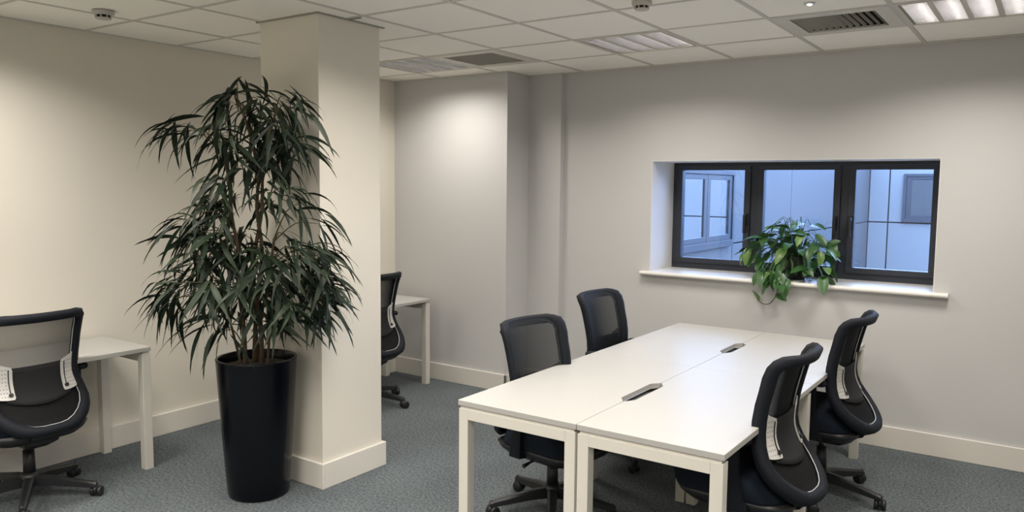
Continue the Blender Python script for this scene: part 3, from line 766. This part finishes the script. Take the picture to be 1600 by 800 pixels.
# nearest to the room (smallest depth) leaves first as single leaves
big.sort(key=lambda e: (e[2].translation-PL).dot(DP))
for (L, k, mtx) in big[:300]:
    o = bpy.data.objects.new('leaf', lms[k]); C.objects.link(o); o.parent = tree; o.matrix_basis = TL @ mtx
bm = bmesh.new()
mi = {'dark_green_leaf': 0, 'grey_green_leaf': 1}
for (L, k, mtx) in big[300:]:
    nv = len(bm.verts); nf = len(bm.faces); bm.from_mesh(lms[k]); bm.verts.ensure_lookup_table(); bm.faces.ensure_lookup_table()
    idx = mi[lms[k].materials[0].name]
    bmesh.ops.transform(bm, matrix=TL @ mtx, verts=bm.verts[nv:])
    for f in bm.faces[nf:]: f.material_index = idx; f.smooth = True
d = bpy.data.meshes.new('foliage'); bm.to_mesh(d); bm.free(); d.materials.append(M['leaf']); d.materials.append(M['leaf2'])
fo = link('foliage', d, tree); fo['kind'] = 'stuff'

# ------------------------------------------------------------------ pothos on the sill
PP = Vector((1.03, 1.43, 1.046))
pp_ = thing('pothos_plant', 'bushy trailing pothos with heart-shaped leaves in a dark pot on the window sill', 'plant', PP)
bm = bmesh.new(); lathe(bm, [(.055, 0), (.060, .01), (.082, .145), (.086, .15), (.086, .165), (.078, .165), (.074, .13)], n=32, cap=False); obj('pot', bm, 'plastic', pp_, True)
bm = bmesh.new(); lathe(bm, [(.058, .002), (.02, .002)], n=16); obj('pot_base', bm, 'plastic', pp_)
bm = bmesh.new(); lathe(bm, [(.076, .140), (.03, .148)], n=20); obj('soil', bm, 'soil', pp_)
def heart(m, bend):
    bm = bmesh.new(); rows = []; n = 9
    for k in range(n+1):
        t = k/n; x = -.12+1.12*t
        wd = .44*(t**.5)*(1-t)**.75*1.75
        z = -bend*t*t*.55
        lift = .28*wd
        xx = x-(.16*(1-t)**4)*0
        rows.append([bm.verts.new((xx-.14*(1-t)**3, -wd, z+lift)), bm.verts.new((xx-.07*(1-t)**3, -wd*.55, z+lift*.5)), bm.verts.new((max(x, 0), 0, z)), bm.verts.new((xx-.07*(1-t)**3, wd*.55, z+lift*.5)), bm.verts.new((xx-.14*(1-t)**3, wd, z+lift))])
    for a, b in zip(rows, rows[1:]):
        for q in range(4): bm.faces.new((a[q], a[q+1], b[q+1], b[q]))
    bmesh.ops.remove_doubles(bm, verts=bm.verts, dist=.0005)
    return me('leaf', bm, m, True)
hs = [heart(m, b) for m in ('pothos', 'pothos', 'pothos', 'pothos2') for b in (.3, .7, 1.1)]
def pleaf(p, az, tilt, L, k=None, roll=0):
    o = bpy.data.objects.new('leaf', hs[k if k is not None else random.randrange(len(hs))]); C.objects.link(o); o.parent = pp_
    o.matrix_basis = Matrix.Translation(p) @ Matrix.Rotation(az, 4, 'Z') @ Matrix.Rotation(tilt, 4, 'Y') @ Matrix.Rotation(roll, 4, 'X') @ Matrix.Scale(L, 4)
def ok_sill(p, mg=.0):
    x, y, z = p+PP
    if z < 1.052 and y > WY-.06: return False
    if y > FY-.06: return False
    if y > WY-.07 and z < 1.06: return False
    return True
cnt = 0
stemsb = bmesh.new()
for k in range(420):
    if cnt >= 135: break
    # sample an arching shoot end
    u = random.gauss(-.05, .15); u = max(-.36, min(.24, u))
    top = .41*(1-(abs(u+.03)/.46)**2)
    z = random.uniform(-.03 if abs(u+.05) < .07 else .04, max(.08, top))
    y = random.uniform(-.20, .12) if z > .05 else random.uniform(-.255, -.235)
    p = Vector((u, y, z))
    if z < .03 and y > -.22: continue
    L = random.uniform(.07, .115)
    az = math.atan2(y+.02-.18*random.random(), u)+random.gauss(0, .6)
    tilt = random.uniform(.1, 1.1) if z < .22 else random.uniform(-.5, .7)
    dirv = Vector((math.cos(az)*math.cos(tilt), math.sin(az)*math.cos(tilt), -math.sin(tilt)))
    if not ok_sill(p+dirv*L) or not ok_sill(p): continue
    if (p+dirv*L*.5).to_2d().length < .09 and z < .17: continue
    pleaf(p, az, tilt, L, None, random.gauss(0, .4)); cnt += 1
    s0 = Vector((u*.12, y*.12-.0, .145)); s1 = Vector((u*.6, y*.6, max(z+.04, .19)))
    tube(stemsb, [Vector(cr([tuple(s0), tuple(s1), tuple(p)], q/6)) for q in range(7)], .0022, 5)
so_ = obj('stalks', stemsb, 'pothos', pp_, True); so_['kind'] = 'stuff'
# trailing vine hooking up to the left below the sill
v = [Vector(p)-PP for p in ((1.02, 1.40, 1.21), (.98, 1.26, 1.13), (.97, 1.185, 1.06), (.975, 1.18, .99), (.955, 1.19, .93), (.915, 1.195, .885), (.865, 1.195, .885), (.835, 1.195, .915))]
bm = bmesh.new(); tube(bm, [Vector(cr([tuple(q) for q in v], k/28)) for k in range(29)], .0034, 6); obj('vine', bm, 'twig', pp_, True)
pleaf(v[-1], 2.2, -.9, .085, 10, .6); pleaf(v[4]+Vector((.02, 0, .02)), -.3, .35, .075, 0, .7)
for q in range(4):
    pleaf(v[2]+Vector((random.uniform(-.10, .08), -.005, random.uniform(-.01, .05))), random.uniform(-2.6, -.5), random.uniform(.7, 1.3), random.uniform(.08, .11))
print('leaves', len(big), 'twigs', tw, 'pothos', cnt)
